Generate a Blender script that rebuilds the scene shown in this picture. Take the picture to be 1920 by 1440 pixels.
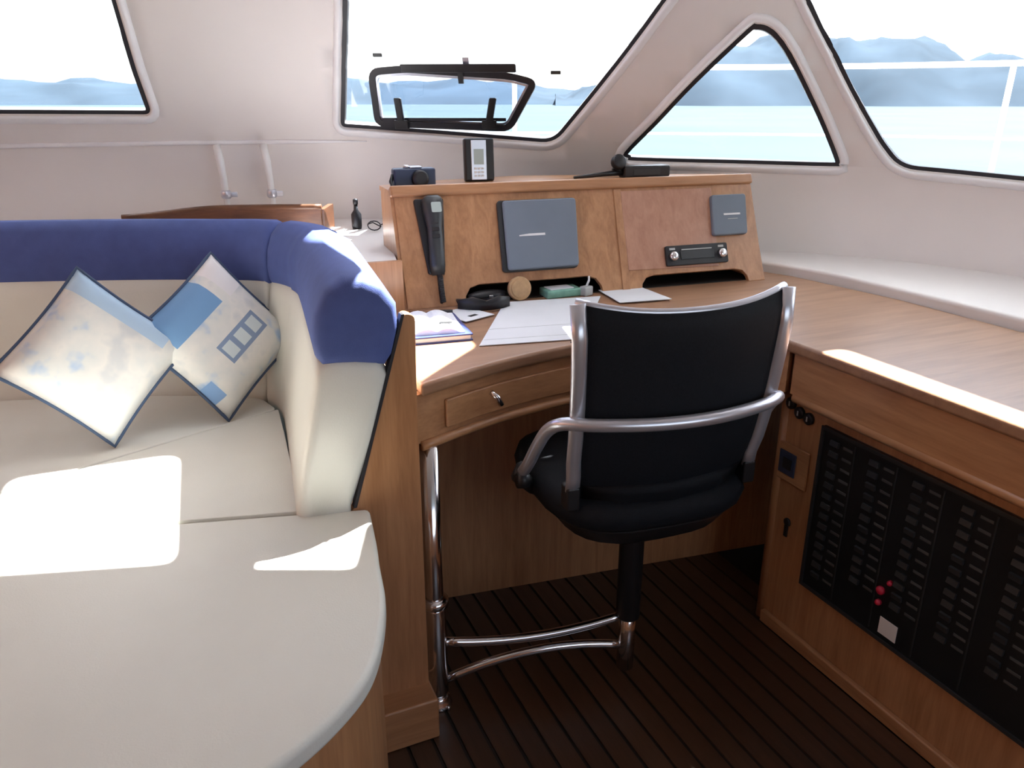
import bpy, bmesh, math, random
from mathutils import Vector, Matrix
from mathutils.geometry import delaunay_2d_cdt
random.seed(7)
for o in list(bpy.data.objects): bpy.data.objects.remove(o)
SC = bpy.context.scene
COL = SC.collection
R = math.radians

# ------------------------------------------------------------------ camera
cam = bpy.data.cameras.new('camera'); camo = bpy.data.objects.new('camera', cam); COL.objects.link(camo)
cam.sensor_fit = 'HORIZONTAL'; cam.sensor_width = 36.0; cam.lens = 36.0 * 1465 / 1920
cam.clip_start = 0.05; cam.clip_end = 9000
camo.location = (0, 0, 1.3); camo.rotation_euler = (R(70), 0, R(-24))
SC.camera = camo

# ------------------------------------------------------------------ sky, sun, exposure
SUN = Vector((0.5, 0.25, 1.0)).normalized()
world = bpy.data.worlds.new('world'); SC.world = world; world.use_nodes = True
nt = world.node_tree; bg = nt.nodes['Background']
sky = nt.nodes.new('ShaderNodeTexSky'); sky.sky_type = 'NISHITA'; sky.sun_disc = False
sky.sun_elevation = math.asin(SUN.z); sky.sun_rotation = math.atan2(SUN.x, SUN.y)
sky.dust_density = 2.0; sky.air_density = 1.0; sky.ozone_density = 1.0
hs = nt.nodes.new('ShaderNodeHueSaturation'); hs.inputs['Saturation'].default_value = 0.45
nt.links.new(sky.outputs[0], hs.inputs['Color']); nt.links.new(hs.outputs[0], bg.inputs['Color'])
bg.inputs['Strength'].default_value = 0.36
sl = bpy.data.lights.new('sun', 'SUN'); sl.energy = 24.0; sl.angle = R(0.6); sl.color = (1.0, 0.975, 0.93)
so = bpy.data.objects.new('sun', sl); COL.objects.link(so)
so.rotation_euler = SUN.to_track_quat('Z', 'Y').to_euler(); so.location = (3, 2, 6)
vs = SC.view_settings
vs.view_transform = 'Standard'; vs.look = 'None'; vs.gamma = 1.0; vs.use_curve_mapping = False
vs.exposure = 0.95

# ------------------------------------------------------------------ materials
def _new(name):
    m = bpy.data.materials.new(name); m.use_nodes = True
    return m, m.node_tree, m.node_tree.nodes['Principled BSDF']
def plain(name, col, rough=.5, metal=0., var=.06, scale=18., bump=0., bscale=200., coat=0., spec=.5):
    m, t, b = _new(name)
    b.inputs['Roughness'].default_value = rough; b.inputs['Metallic'].default_value = metal
    b.inputs['Specular IOR Level'].default_value = spec; b.inputs['Coat Weight'].default_value = coat
    tc = t.nodes.new('ShaderNodeTexCoord'); nz = t.nodes.new('ShaderNodeTexNoise'); nz.inputs['Scale'].default_value = scale
    nz.inputs['Detail'].default_value = 4
    t.links.new(tc.outputs['Object'], nz.inputs['Vector'])
    cr = t.nodes.new('ShaderNodeValToRGB')
    cr.color_ramp.elements[0].position = .3; cr.color_ramp.elements[1].position = .7
    cr.color_ramp.elements[0].color = (*[c * (1 - var) for c in col], 1); cr.color_ramp.elements[1].color = (*[min(1, c * (1 + var)) for c in col], 1)
    t.links.new(nz.outputs['Fac'], cr.inputs['Fac']); t.links.new(cr.outputs[0], b.inputs['Base Color'])
    if bump:
        n2 = t.nodes.new('ShaderNodeTexNoise'); n2.inputs['Scale'].default_value = bscale; n2.inputs['Detail'].default_value = 3
        bp = t.nodes.new('ShaderNodeBump'); bp.inputs['Strength'].default_value = bump; bp.inputs['Distance'].default_value = .003
        t.links.new(tc.outputs['Object'], n2.inputs['Vector']); t.links.new(n2.outputs['Fac'], bp.inputs['Height']); t.links.new(bp.outputs[0], b.inputs['Normal'])
    return m
def wood(name, c1, c2, stretch=(14, 14, 1.2), rough=.35, coat=.25, vary=0.):
    m, t, b = _new(name)
    b.inputs['Roughness'].default_value = rough; b.inputs['Coat Weight'].default_value = coat; b.inputs['Coat Roughness'].default_value = .25
    tc = t.nodes.new('ShaderNodeTexCoord'); mp = t.nodes.new('ShaderNodeMapping'); mp.inputs['Scale'].default_value = stretch
    t.links.new(tc.outputs['Object'], mp.inputs['Vector'])
    nz = t.nodes.new('ShaderNodeTexNoise'); nz.inputs['Scale'].default_value = 2.2; nz.inputs['Detail'].default_value = 7; nz.inputs['Distortion'].default_value = 1.1
    t.links.new(mp.outputs[0], nz.inputs['Vector'])
    n2 = t.nodes.new('ShaderNodeTexNoise'); n2.inputs['Scale'].default_value = 14; n2.inputs['Detail'].default_value = 3
    t.links.new(mp.outputs[0], n2.inputs['Vector'])
    mx = t.nodes.new('ShaderNodeMath'); mx.operation = 'MULTIPLY_ADD'; mx.inputs[1].default_value = .35
    t.links.new(n2.outputs['Fac'], mx.inputs[0]); t.links.new(nz.outputs['Fac'], mx.inputs[2])
    cr = t.nodes.new('ShaderNodeValToRGB'); e = cr.color_ramp.elements
    e[0].position = .42; e[0].color = (*c1, 1); e[1].position = .88; e[1].color = (*c2, 1)
    t.links.new(mx.outputs[0], cr.inputs['Fac'])
    out = cr.outputs[0]
    if vary:
        oi = t.nodes.new('ShaderNodeObjectInfo'); mr = t.nodes.new('ShaderNodeMapRange')
        mr.inputs['To Min'].default_value = 1 - vary; mr.inputs['To Max'].default_value = 1 + vary
        t.links.new(oi.outputs['Random'], mr.inputs['Value'])
        h = t.nodes.new('ShaderNodeHueSaturation'); t.links.new(mr.outputs[0], h.inputs['Value']); t.links.new(out, h.inputs['Color']); out = h.outputs[0]
    t.links.new(out, b.inputs['Base Color'])
    bp = t.nodes.new('ShaderNodeBump'); bp.inputs['Strength'].default_value = .08; bp.inputs['Distance'].default_value = .002
    t.links.new(n2.outputs['Fac'], bp.inputs['Height']); t.links.new(bp.outputs[0], b.inputs['Normal'])
    return m
def glassmat(name, tint=(.93, .97, 1.0)):
    m = bpy.data.materials.new(name); m.use_nodes = True; t = m.node_tree; t.nodes.clear()
    o = t.nodes.new('ShaderNodeOutputMaterial'); tr = t.nodes.new('ShaderNodeBsdfTransparent'); tr.inputs[0].default_value = (*tint, 1)
    gl = t.nodes.new('ShaderNodeBsdfGlossy'); gl.inputs['Roughness'].default_value = .02
    fr = t.nodes.new('ShaderNodeFresnel'); fr.inputs[0].default_value = 1.45
    mu = t.nodes.new('ShaderNodeMath'); mu.operation = 'MULTIPLY'; mu.inputs[1].default_value = .6
    mx = t.nodes.new('ShaderNodeMixShader')
    t.links.new(fr.outputs[0], mu.inputs[0]); t.links.new(mu.outputs[0], mx.inputs[0]); t.links.new(tr.outputs[0], mx.inputs[1]); t.links.new(gl.outputs[0], mx.inputs[2]); t.links.new(mx.outputs[0], o.inputs[0])
    return m

M = {}
M['liner'] = plain('white_gelcoat_liner', (.80, .765, .745), .45, var=.02, scale=3, bump=.02, bscale=60)
M['rim'] = plain('white_window_rim', (.88, .88, .90), .3, var=.02)
M['gasket'] = plain('black_rubber', (.012, .012, .018), .5)
M['glass'] = glassmat('window_glass')
M['smoked'] = glassmat('hatch_glass', (.80, .86, .95))
M['wood'] = wood('cherry_wood', (.36, .165, .072), (.54, .28, .135))
M['wood_x'] = wood('cherry_wood_along_x', (.36, .165, .072), (.54, .28, .135), (1.2, 14, 14))
M['wood_y'] = wood('cherry_wood_along_y', (.36, .165, .072), (.54, .28, .135), (14, 1.2, 14))
M['worktop'] = wood('glossy_cherry_worktop', (.275, .14, .078), (.385, .21, .118), (1.2, 14, 14), rough=.4, coat=.2)
M['wood_red'] = wood('red_cherry_wood', (.42, .20, .125), (.54, .29, .19))
M['tray'] = wood('dark_tray_wood', (.075, .028, .012), (.15, .06, .025), (3, 3, 14), rough=.4, coat=.1)
M['wood_dark'] = wood('dark_cherry_wood', (.16, .058, .02), (.27, .11, .04))
M['plank'] = wood('teak_plank', (.045, .021, .011), (.085, .04, .02), (14, 1.0, 14), rough=.38, coat=.15, vary=.18)
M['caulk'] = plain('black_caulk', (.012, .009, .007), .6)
M['cream'] = plain('cream_leather', (.74, .745, .69), .48, var=.025, scale=5, bump=.12, bscale=320)
M['blue'] = plain('blue_upholstery', (.068, .105, .32), .75, var=.07, scale=30, bump=.25, bscale=700)
M['mesh'] = plain('black_mesh_fabric', (.008, .010, .014), .7, var=.2, scale=300, bump=.3, bscale=900, spec=.2)
M['blackp'] = plain('black_plastic', (.012, .012, .014), .42)
M['chrome'] = plain('stainless_steel', (.75, .74, .76), .14, metal=1., var=.02)
M['silver'] = plain('silver_paint', (.62, .63, .70), .3, metal=.7, var=.02)
M['greyp'] = plain('grey_plastic', (.165, .20, .25), .5, var=.03)
M['white'] = plain('white_plastic', (.78, .78, .78), .4, var=.02)
M['paper'] = plain('white_paper', (.74, .75, .77), .8, var=.03, scale=9)
M['navy'] = plain('navy_cover', (.03, .05, .20), .45)
M['panel'] = plain('black_panel', (.010, .012, .014), .35)
M['rocker'] = plain('dark_grey_rocker', (.03, .033, .035), .4)
M['label'] = plain('pale_label', (.45, .47, .45), .6)
M['dimlabel'] = plain('dim_engraving', (.07, .075, .075), .6)
M['red'] = plain('red_plastic', (.55, .02, .06), .35)
M['beige'] = plain('beige_cork', (.58, .37, .19), .8, var=.12, scale=60)
M['green'] = plain('green_packet', (.20, .42, .32), .5, var=.25, scale=40)
M['screen'] = plain('pale_lcd', (.42, .50, .46), .25, var=.02)
M['navyp'] = plain('dark_blue_plastic', (.03, .045, .09), .4)
M['water'] = plain('sea_water', (.037, .055, .064), .5, var=.12, scale=.05, bump=.3, bscale=.9, spec=.02)
M['hill'] = plain('hillside_haze_tint', (.028, .042, .058), .9, var=.22, scale=.02, spec=.03)  # blue haze of distance is mixed into the base colour
M['deck'] = plain('white_deck', (.78, .79, .80), .5, var=.02)

# ------------------------------------------------------------------ mesh helpers
def link(name, me, mat, parent=None, smooth=False, world=False):
    o = bpy.data.objects.new(name, me); COL.objects.link(o)
    if mat is not None and not me.materials: me.materials.append(M[mat] if isinstance(mat, str) else mat)
    if smooth:
        for p in me.polygons: p.use_smooth = True
    if parent is not None:
        o.parent = parent
        if world: o.matrix_parent_inverse = parent.matrix_basis.inverted()
    return o
def obj(name, bm, mat, parent=None, smooth=False, world=False, bevel=0., seg=3, auto=None):
    bmesh.ops.recalc_face_normals(bm, faces=bm.faces[:])
    me = bpy.data.meshes.new(name); bm.to_mesh(me); bm.free()
    o = link(name, me, mat, parent, smooth, world)
    if bevel:
        md = o.modifiers.new('bevel', 'BEVEL'); md.width = bevel; md.segments = seg; md.limit_method = 'ANGLE'; md.angle_limit = R(35)
        md.harden_normals = False
        for p in me.polygons: p.use_smooth = True
        wn = o.modifiers.new('wn', 'WEIGHTED_NORMAL'); wn.keep_sharp = False; wn.weight = 80
    return o
def tag(o, label=None, cat=None, group=None, kind=None):
    if label: o['label'] = label
    if cat: o['category'] = cat
    if group: o['group'] = group
    if kind: o['kind'] = kind
    return o
def empty(name, loc, label=None, cat=None, rz=0., group=None, kind=None):
    o = bpy.data.objects.new(name, None); COL.objects.link(o); o.location = loc; o.rotation_euler = (0, 0, rz)
    o.empty_display_size = .05
    o.matrix_basis = Matrix.Translation(loc) @ Matrix.Rotation(rz, 4, 'Z')
    return tag(o, label, cat, group, kind)
def B(): return bmesh.new()
def box(bm, x0, x1, y0, y1, z0, z1, mat=None):
    vs_ = [bm.verts.new(p) for p in ((x0, y0, z0), (x1, y0, z0), (x1, y1, z0), (x0, y1, z0), (x0, y0, z1), (x1, y0, z1), (x1, y1, z1), (x0, y1, z1))]
    if mat is not None:
        for v in vs_: v.co = mat @ v.co
    for f in ((0, 3, 2, 1), (4, 5, 6, 7), (0, 1, 5, 4), (1, 2, 6, 5), (2, 3, 7, 6), (3, 0, 4, 7)): bm.faces.new([vs_[i] for i in f])
    return bm
def prism(bm, poly, a, b, fn=None):
    """poly = 2D outline; fn(p, q, h) maps to 3D; extruded between h = a and h = b"""
    fn = fn or (lambda p, q, h: (p, q, h))
    lo = [bm.verts.new(fn(p, q, a)) for p, q in poly]; hi = [bm.verts.new(fn(p, q, b)) for p, q in poly]
    n = len(poly); bm.faces.new(lo[::-1]); bm.faces.new(hi)
    for i in range(n): bm.faces.new((lo[i], lo[(i + 1) % n], hi[(i + 1) % n], hi[i]))
    return bm
def loft(bm, rings, closed=False, caps=True):
    rv = [[bm.verts.new(p) for p in r] for r in rings]; n = len(rings[0])
    m = len(rv)
    for i in range(m if closed else m - 1):
        a, b = rv[i], rv[(i + 1) % m]
        for j in range(n): bm.faces.new((a[j], a[(j + 1) % n], b[(j + 1) % n], b[j]))
    if caps and not closed: bm.faces.new(rv[0][::-1]); bm.faces.new(rv[-1])
    return bm
def tube(bm, pts, r, seg=12, closed=False, up=None, rx=None):
    """round (or rx x r elliptical) tube along pts; r may be a list"""
    pts = [Vector(p) for p in pts]; n = len(pts); rings = []
    prev = None
    for i, p in enumerate(pts):
        a = pts[(i - 1) % n] if (closed or i > 0) else p; b = pts[(i + 1) % n] if (closed or i < n - 1) else p
        t = (b - a).normalized()
        if prev is None:
            ref = Vector(up) if up else (Vector((0, 0, 1)) if abs(t.z) < .9 else Vector((1, 0, 0)))
        else: ref = prev
        nn = (ref - t * ref.dot(t)).normalized(); prev = nn; bb = t.cross(nn)
        rr = r[i] if isinstance(r, (list, tuple)) else r; r2 = rx if rx else rr
        rings.append([p + nn * (math.cos(2 * math.pi * k / seg) * rr) + bb * (math.sin(2 * math.pi * k / seg) * r2) for k in range(seg)])
    return loft(bm, rings, closed)
def lathe(bm, prof, seg=24, mat=None):
    mat = mat or Matrix.Identity(4)
    rings = [[mat @ Vector((r * math.cos(2 * math.pi * k / seg), r * math.sin(2 * math.pi * k / seg), z)) for k in range(seg)] for r, z in prof]
    return loft(bm, rings)
def cat_rom(pl, n=8, closed=False):
    pl = [tuple(p) for p in pl]; d = len(pl[0]); out = []; N = len(pl)
    if closed: ext = [pl[-1]] + pl + [pl[0], pl[1]]
    else: ext = [tuple(2 * a - b for a, b in zip(pl[0], pl[1]))] + pl + [tuple(2 * a - b for a, b in zip(pl[-1], pl[-2]))]
    for i in range(1, len(ext) - 2):
        p0, p1, p2, p3 = ext[i - 1:i + 3]
        for k in range(n):
            u = k / n
            out.append(tuple(.5 * (2 * b + (c - a) * u + (2 * a - 5 * b + 4 * c - e) * u * u + (3 * b - a - 3 * c + e) * u ** 3) for a, b, c, e in zip(p0, p1, p2, p3)))
    if not closed: out.append(pl[-1])
    return out
def round_poly(poly, rad, n=5):
    """2D polygon with corners rounded; rad: number or list"""
    out = []; N = len(poly)
    for i in range(N):
        a, p, c = Vector(poly[i - 1]), Vector(poly[i]), Vector(poly[(i + 1) % N]); r = rad[i] if isinstance(rad, (list, tuple)) else rad
        d1 = min(r, (a - p).length * .49); d2 = min(r, (c - p).length * .49)
        s = p + (a - p).normalized() * d1; e = p + (c - p).normalized() * d2
        for k in range(n + 1):
            u = k / n; q = s * (1 - u) ** 2 + p * (2 * u * (1 - u)) + e * u * u; out.append((q.x, q.y))
    return out
def inside(p, poly):
    c = False; x, y = p
    for i in range(len(poly)):
        x0, y0 = poly[i - 1]; x1, y1 = poly[i]
        if (y0 > y) != (y1 > y) and x < (x1 - x0) * (y - y0) / (y1 - y0) + x0: c = not c
    return c
def sheet(outer, holes, step, fn, keep_in=None):
    """triangulated sheet with holes in (p, q), mapped by fn to 3D"""
    vs2, ed = [], []
    def loop(l):
        b = len(vs2); vs2.extend(Vector(p) for p in l)
        ed.extend((b + i, b + (i + 1) % len(l)) for i in range(len(l)))
    loop(outer)
    for h in holes: loop(h)
    xs = [p[0] for p in outer]; ys = [p[1] for p in outer]
    x = min(xs) + step / 2
    while x < max(xs):
        y = min(ys) + step / 2
        while y < max(ys):
            if inside((x, y), outer) and not any(inside((x, y), h) for h in holes): vs2.append(Vector((x, y)))
            y += step
        x += step
    r = delaunay_2d_cdt(vs2, ed, [], 0, 1e-5)
    V, F = r[0], r[2]; bm = bmesh.new(); bv = [bm.verts.new(fn(v.x, v.y)) for v in V]
    for f in F:
        c = (sum(V[i].x for i in f) / 3, sum(V[i].y for i in f) / 3)
        if inside(c, outer) and not any(inside(c, h) for h in holes): bm.faces.new([bv[i] for i in f])
    bmesh.ops.delete(bm, geom=[v for v in bm.verts if not v.link_faces], context='VERTS')
    return bm
def offset_loop(loop, d):
    """2D loop moved outwards by d (loop counter-clockwise or clockwise)"""
    A = sum(loop[i - 1][0] * loop[i][1] - loop[i][0] * loop[i - 1][1] for i in range(len(loop))); s = 1 if A > 0 else -1
    out = []
    for i in range(len(loop)):
        a, p, c = Vector(loop[i - 1]), Vector(loop[i]), Vector(loop[(i + 1) % len(loop)])
        t = (c - a).normalized(); out.append((p.x + t.y * d * s, p.y - t.x * d * s))
    return out
def resample(loop, step):
    out = []
    for i in range(len(loop)):
        a, b = Vector(loop[i]), Vector(loop[(i + 1) % len(loop)]); n = max(1, int((b - a).length / step))
        out += [tuple(a.lerp(b, k / n)) for k in range(n)]
    return out

# ------------------------------------------------------------------ cabin liner (raked, curved round the front corner)
PL = [(-2.2, 2.55), (-1.4, 2.74), (-.5, 2.80), (.2, 2.76), (.65, 2.63), (1.17, 2.36), (1.55, 2.14), (1.93, 1.84), (2.12, 1.45), (2.2, .9), (2.22, 0.), (2.22, -1.2)]
LD = cat_rom(PL, 24); LS = [0.]
for a, b in zip(LD, LD[1:]): LS.append(LS[-1] + math.dist(a, b))
def plan(s):
    s = max(0, min(LS[-1] - 1e-6, s)); lo, hi = 0, len(LS) - 1
    while hi - lo > 1:
        m = (lo + hi) // 2
        if LS[m] <= s: lo = m
        else: hi = m
    u = (s - LS[lo]) / (LS[hi] - LS[lo]); a, b = LD[lo], LD[hi]
    i0, i1 = max(0, lo - 6), min(len(LD) - 1, hi + 6)
    tx, ty = LD[i1][0] - LD[i0][0], LD[i1][1] - LD[i0][1]; L = math.hypot(tx, ty)
    return (a[0] + (b[0] - a[0]) * u, a[1] + (b[1] - a[1]) * u), (ty / L, -tx / L)
def sstep(x): x = max(0, min(1, x)); return x * x * (3 - 2 * x)
def liner(s, z, off=0.):
    p, n = plan(s)
    w = sstep((p[0] - 1.2) / .9); r = .75 * (1 - w) + .38 * w
    zj = 1.17 - .13 * sstep((s - 2.85) / .8)
    d = r * (min(max(z, zj), 1.64) - 1.17) + off
    if z < zj and s < 2.95: d -= .012
    return Vector((p[0] + n[0] * d, p[1] + n[1] * d, z))

W1 = round_poly([(2.822, 1.216), (3.14, 1.194), (3.512, 1.166), (3.832, 1.554), (3.875, 1.60), (3.30, 1.68), (2.935, 1.72), (2.905, 1.555), (2.864, 1.399)], [.02, .02, .045, .03, .05, .05, .04, .02, .02])
W2 = cat_rom([(3.737, 1.140), (3.75, 1.119), (3.78, 1.110), (4.09, 1.106), (4.365, 1.104), (4.39, 1.112), (4.382, 1.145), (4.322, 1.258), (4.24, 1.382), (4.181, 1.454), (4.136, 1.488), (4.096, 1.497), (4.068, 1.484), (3.931, 1.354), (3.828, 1.241)], 4, True)
W3 = round_poly([(4.195, 1.60), (4.226, 1.554), (4.329, 1.423), (4.426, 1.281), (4.497, 1.176), (4.555, 1.105), (4.9, 1.09), (5.7, 1.09), (5.7, 1.60)], [.03, .02, .02, .02, .02, .05, .05, .05, .05])
W0 = round_poly([(1.70, 1.262), (2.255, 1.256), (2.237, 1.381), (2.22, 1.60), (1.68, 1.60)], [.04, .025, .02, .04, .04])
WINS = [('window_1', W1, 'large raked windscreen pane with rounded corners behind the desk console'),
        ('window_2', W2, 'small triangular side window above the counter corner'),
        ('window_3', W3, 'long side window at the right edge above the counter'),
        ('window_4', W0, 'forward window at the left edge above the blue sofa')]
outer = [(0.3, .02), (LS[-1] - .02, .02), (LS[-1] - .02, 1.8), (0.3, 1.8)]
outer = resample(outer, .1)
lb = sheet(outer, [resample(w, .03) for _, w, _ in WINS], .07, lambda s, z: liner(s, z))
wall = obj('wall_front', lb, 'liner', smooth=True)
tag(wall, 'curved white moulded cabin wall with window openings', kind='structure')
md = wall.modifiers.new('solid', 'SOLIDIFY'); md.thickness = .035; md.offset = 0.
# make solidify go outwards: normals of the sheet point inside after the check below
me = wall.data
if me.polygons[len(me.polygons) // 2].normal.dot(Vector((plan(3.5)[1][0], plan(3.5)[1][1], 0))) < 0: me.flip_normals()
md.offset = -1.0

for name, lp, lab in WINS:
    w = empty(name, liner(sum(p[0] for p in lp) / len(lp), min(p[1] for p in lp), 0.), lab, kind='structure')
    lp3 = resample(lp, .025)
    # white rim moulding
    o1, o2 = offset_loop(lp3, .004), offset_loop(lp3, .026)
    bm = B(); rings = []
    for (a, c), (a2, c2) in zip(o1, o2):
        rings.append([liner(a, c, -.012), liner(a, c, .010), liner((a * .6 + a2 * .4), (c * .6 + c2 * .4), .013), liner(a2, c2, .002), liner(a2, c2, -.006)])
    loft(bm, rings, closed=True)
    obj('window_rim', bm, 'rim', w, smooth=True, world=True)
    # black gasket
    g1, g2 = offset_loop(lp3, .005), offset_loop(lp3, -.013)
    bm = B(); rings = []
    for (a, c), (a2, c2) in zip(g1, g2): rings.append([liner(a, c, -.032), liner(a, c, -.004), liner(a2, c2, -.004), liner(a2, c2, -.032)])
    loft(bm, rings, closed=True)
    obj('gasket', bm, 'gasket', w, world=True)
    bm = sheet(resample(lp, .05), [], .08, lambda s, z: liner(s, z, -.022))
    obj('pane', bm, 'glass', w, smooth=True, world=True)
# wall joint lip behind the sofa
bm = B(); tube(bm, [liner(1.0 + k * .05, 1.172, .004) for k in range(39)], [.007] * 33 + [.0065, .006, .005, .004, .003, .001], 8)
o = obj('trim_1', bm, 'rim', smooth=True); tag(o, 'thin white lip where the cabin wall meets the raked window band', kind='structure')

# ceiling with made-up roof openings (out of frame, shaped to cast the sun patches)
ceil_out = [tuple(liner(.3 + (LS[-1] - .32) * k / 60, 1.8, -.03)[:2]) for k in range(61)] + [(2.0, -1.2), (-2.1, -1.2)]
HA = round_poly([(.26, 1.68), (.575, 1.585), (.60, 2.06), (.26, 2.07)], .05)
HB = round_poly([(.686, 1.516), (.845, 1.445), (.90, 1.585), (1.0, 1.68), (1.11, 1.78), (1.11, 1.92), (.71, 2.12), (.725, 1.60)], [.01, .03, .02, .03, .03, .03, .03, .03])
HC = round_poly([(1.745, .85), (1.825, .85), (1.825, 1.44), (1.745, 1.44)], .03)
HD = round_poly([(1.30, 1.70), (1.3375, 1.69), (1.37, 1.82), (1.335, 1.83)], .01)
bm = sheet(ceil_out, [HA, HB, HC, HD], .25, lambda x, y: (x, y, 1.8))
for f in bm.faces:
    f.normal_update()
    if f.normal.z > 0: f.normal_flip()
me = bpy.data.meshes.new('ceiling'); bm.to_mesh(me); bm.free()
ce = link('ceiling', me, 'liner'); tag(ce, 'white cabin headlining with added openings that shape the sun patches', kind='structure')
md = ce.modifiers.new('solid', 'SOLIDIFY'); md.thickness = .03; md.offset = -1
# unseen slab added to keep sun out of the side windows (starboard)
bm = B(); pts = [liner(3.22 + 4.1 * k / 24, 1.8) for k in range(25)]; ou = [liner(3.22 + 4.1 * k / 24, 1.8, -.95) for k in range(25)]
prism(bm, [(p.x, p.y) for p in pts] + [(p.x, p.y) for p in ou[::-1]], 1.775, 1.80)
o = obj('sun_block_slab', bm, 'deck'); tag(o, 'unseen white slab added above the side windows to block sun', kind='structure')
bm = B(); pts = [liner(.3 + 2.3 * k / 24, 1.8) for k in range(25)]; ou = [liner(.3 + 2.3 * k / 24, 1.8, -.6) for k in range(25)]  # another unseen slab, added to block sun at the left forward window
prism(bm, [(p.x, p.y) for p in pts] + [(p.x, p.y) for p in ou[::-1]], 1.775, 1.80)
o = obj('sun_block_slab', bm, 'deck'); tag(o, 'unseen white slab added above the left forward window to block sun', kind='structure')
# left wall
bm = B(); box(bm, -2.3, -2.25, -1.2, 2.62, 0, 1.8); o = obj('wall_left', bm, 'wood_dark'); tag(o, 'dark cherry wood cabin side wall', kind='structure')

bm = B(); box(bm, -2.3, .35, -1.25, -1.2, 0, 1.8); box(bm, 2.15, 2.25, -1.25, -1.2, 0, 1.8); box(bm, .35, 2.15, -1.25, -1.2, 0, .8); box(bm, .35, 2.15, -1.25, -1.2, 1.78, 1.8)  # added out of view; its opening is sized for the fill light
o = obj('wall_back', bm, 'wood'); tag(o, 'cherry wood aft bulkhead with an added opening sized for fill light', kind='structure')
# ------------------------------------------------------------------ floor of narrow planks
fl = empty('floor', (0, 0, 0), 'dark teak cabin floor of narrow planks with black caulking', kind='structure')
bm = B(); box(bm, -2.25, 2.2, -1.2, 2.5, -.03, -.004); obj('caulking', bm, 'caulk', fl)
bm = B(); box(bm, -.0235, .0235, -1.45, 1.45, -.004, 0.); bmesh.ops.recalc_face_normals(bm, faces=bm.faces[:]); pm = bpy.data.meshes.new('plank'); bm.to_mesh(pm); bm.free(); pm.materials.append(M['plank'])
k = 0; x = -.30
while x < 1.40:
    o = bpy.data.objects.new('plank', pm); COL.objects.link(o); o.parent = fl; o.location = (x, .40 + (k % 3) * .0, 0); k += 1; x += .0545
bm = B()
box(bm, -2.2, -.335, -1.2, 2.4, -.004, 0.); obj('floor_board', bm, 'plank', fl)

# ------------------------------------------------------------------ sea, hills, deck outside
bm = B(); lathe(bm, [(7000, -1.9), (7000, -1.6)], 48); o = obj('sea', bm, 'water'); tag(o, 'pale blue sea beyond the windows', 'sea', kind='stuff')
def ridge(name, az0, az1, dist, prof, lab, seed):
    rnd = random.Random(seed); bm = B(); n = 60; rows = []
    ph = [rnd.uniform(0, 6.28) for _ in range(6)]
    for i in range(n + 1):
        u = i / n; az = R(az0 + (az1 - az0) * u); row = []
        # height profile: linear interpolation
        k = u * (len(prof) - 1); j = min(int(k), len(prof) - 2); h = prof[j] + (prof[j + 1] - prof[j]) * sstep(k - j)
        h += 2.2 * math.sin(u * 31 + ph[0]) + 1.4 * math.sin(u * 57 + ph[1]) + .8 * math.sin(u * 120 + ph[2])
        for q in range(9):
            v = q / 8; r = dist + v * 160 + 14 * math.sin(u * 22 + ph[3] + v * 3)
            z = -1.7 + max(.5, h) * math.sin(v * math.pi * .5) ** .9 + (2.5 * math.sin(u * 70 + v * 9 + ph[4]) * v)
            row.append((math.sin(az) * r, math.cos(az) * r, z))
        for q in range(4):
            v = (q + 1) / 4; r = dist + 160 + v * 200; row.append((math.sin(az) * r, math.cos(az) * r, -1.7 + max(.5, h) * (1 - v)))
        rows.append([bm.verts.new(p) for p in row])
    for a, b in zip(rows, rows[1:]):
        for q in range(len(a) - 1): bm.faces.new((a[q], a[q + 1], b[q + 1], b[q]))
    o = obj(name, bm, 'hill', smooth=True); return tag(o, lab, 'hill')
ridge('hill', 27, 63, 420, [4, 18, 34, 40, 39, 36, 26, 12, 6], 'wooded hill coloured with pale blue haze across the water seen through the triangular window', 3)
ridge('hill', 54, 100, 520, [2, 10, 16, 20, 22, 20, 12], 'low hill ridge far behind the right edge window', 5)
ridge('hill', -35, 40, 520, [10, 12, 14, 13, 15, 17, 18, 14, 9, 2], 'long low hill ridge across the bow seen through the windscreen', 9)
# deck ring round the cabin
bm = B(); NN = 50
rings = []
for k in range(NN + 1):
    s = .3 + (LS[-1] - .32) * k / NN
    rings.append([liner(s, .9, -.04), liner(s, .9, -1.1) + Vector((0, 0, -.03)), liner(s, .9, -1.1) + Vector((0, 0, -.25)), liner(s, .9, -.04) + Vector((0, 0, -.25))])
loft(bm, rings)
o = obj('side_deck', bm, 'deck', smooth=False); tag(o, 'white deck outside the cabin windows', kind='structure')
# guard rail
gr = empty('guard_rail', liner(4.3, .9, -1.0), 'white guard rail on the deck outside the triangular window', 'railing')
bm = B(); tube(bm, [liner(3.2 + k * .1, 1.43, -1.02 - .75 * .26 + .0) for k in range(28)], .011, 8)
obj('top_rail', bm, 'white', gr, smooth=True, world=True)
bm = B(); tube(bm, [liner(3.2 + k * .1, 1.16, -1.02) for k in range(28)], .005, 8)
obj('wire', bm, 'white', gr, smooth=True, world=True)
for s in (3.3, 4.62, 5.6):
    a = liner(s, .88, -1.02); b = liner(s, 1.43, -1.02 - .75 * .26); a.z = .86
    bm = B(); tube(bm, [a, b], .011, 8); obj('stanchion', bm, 'white', gr, smooth=True, world=True)

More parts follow.
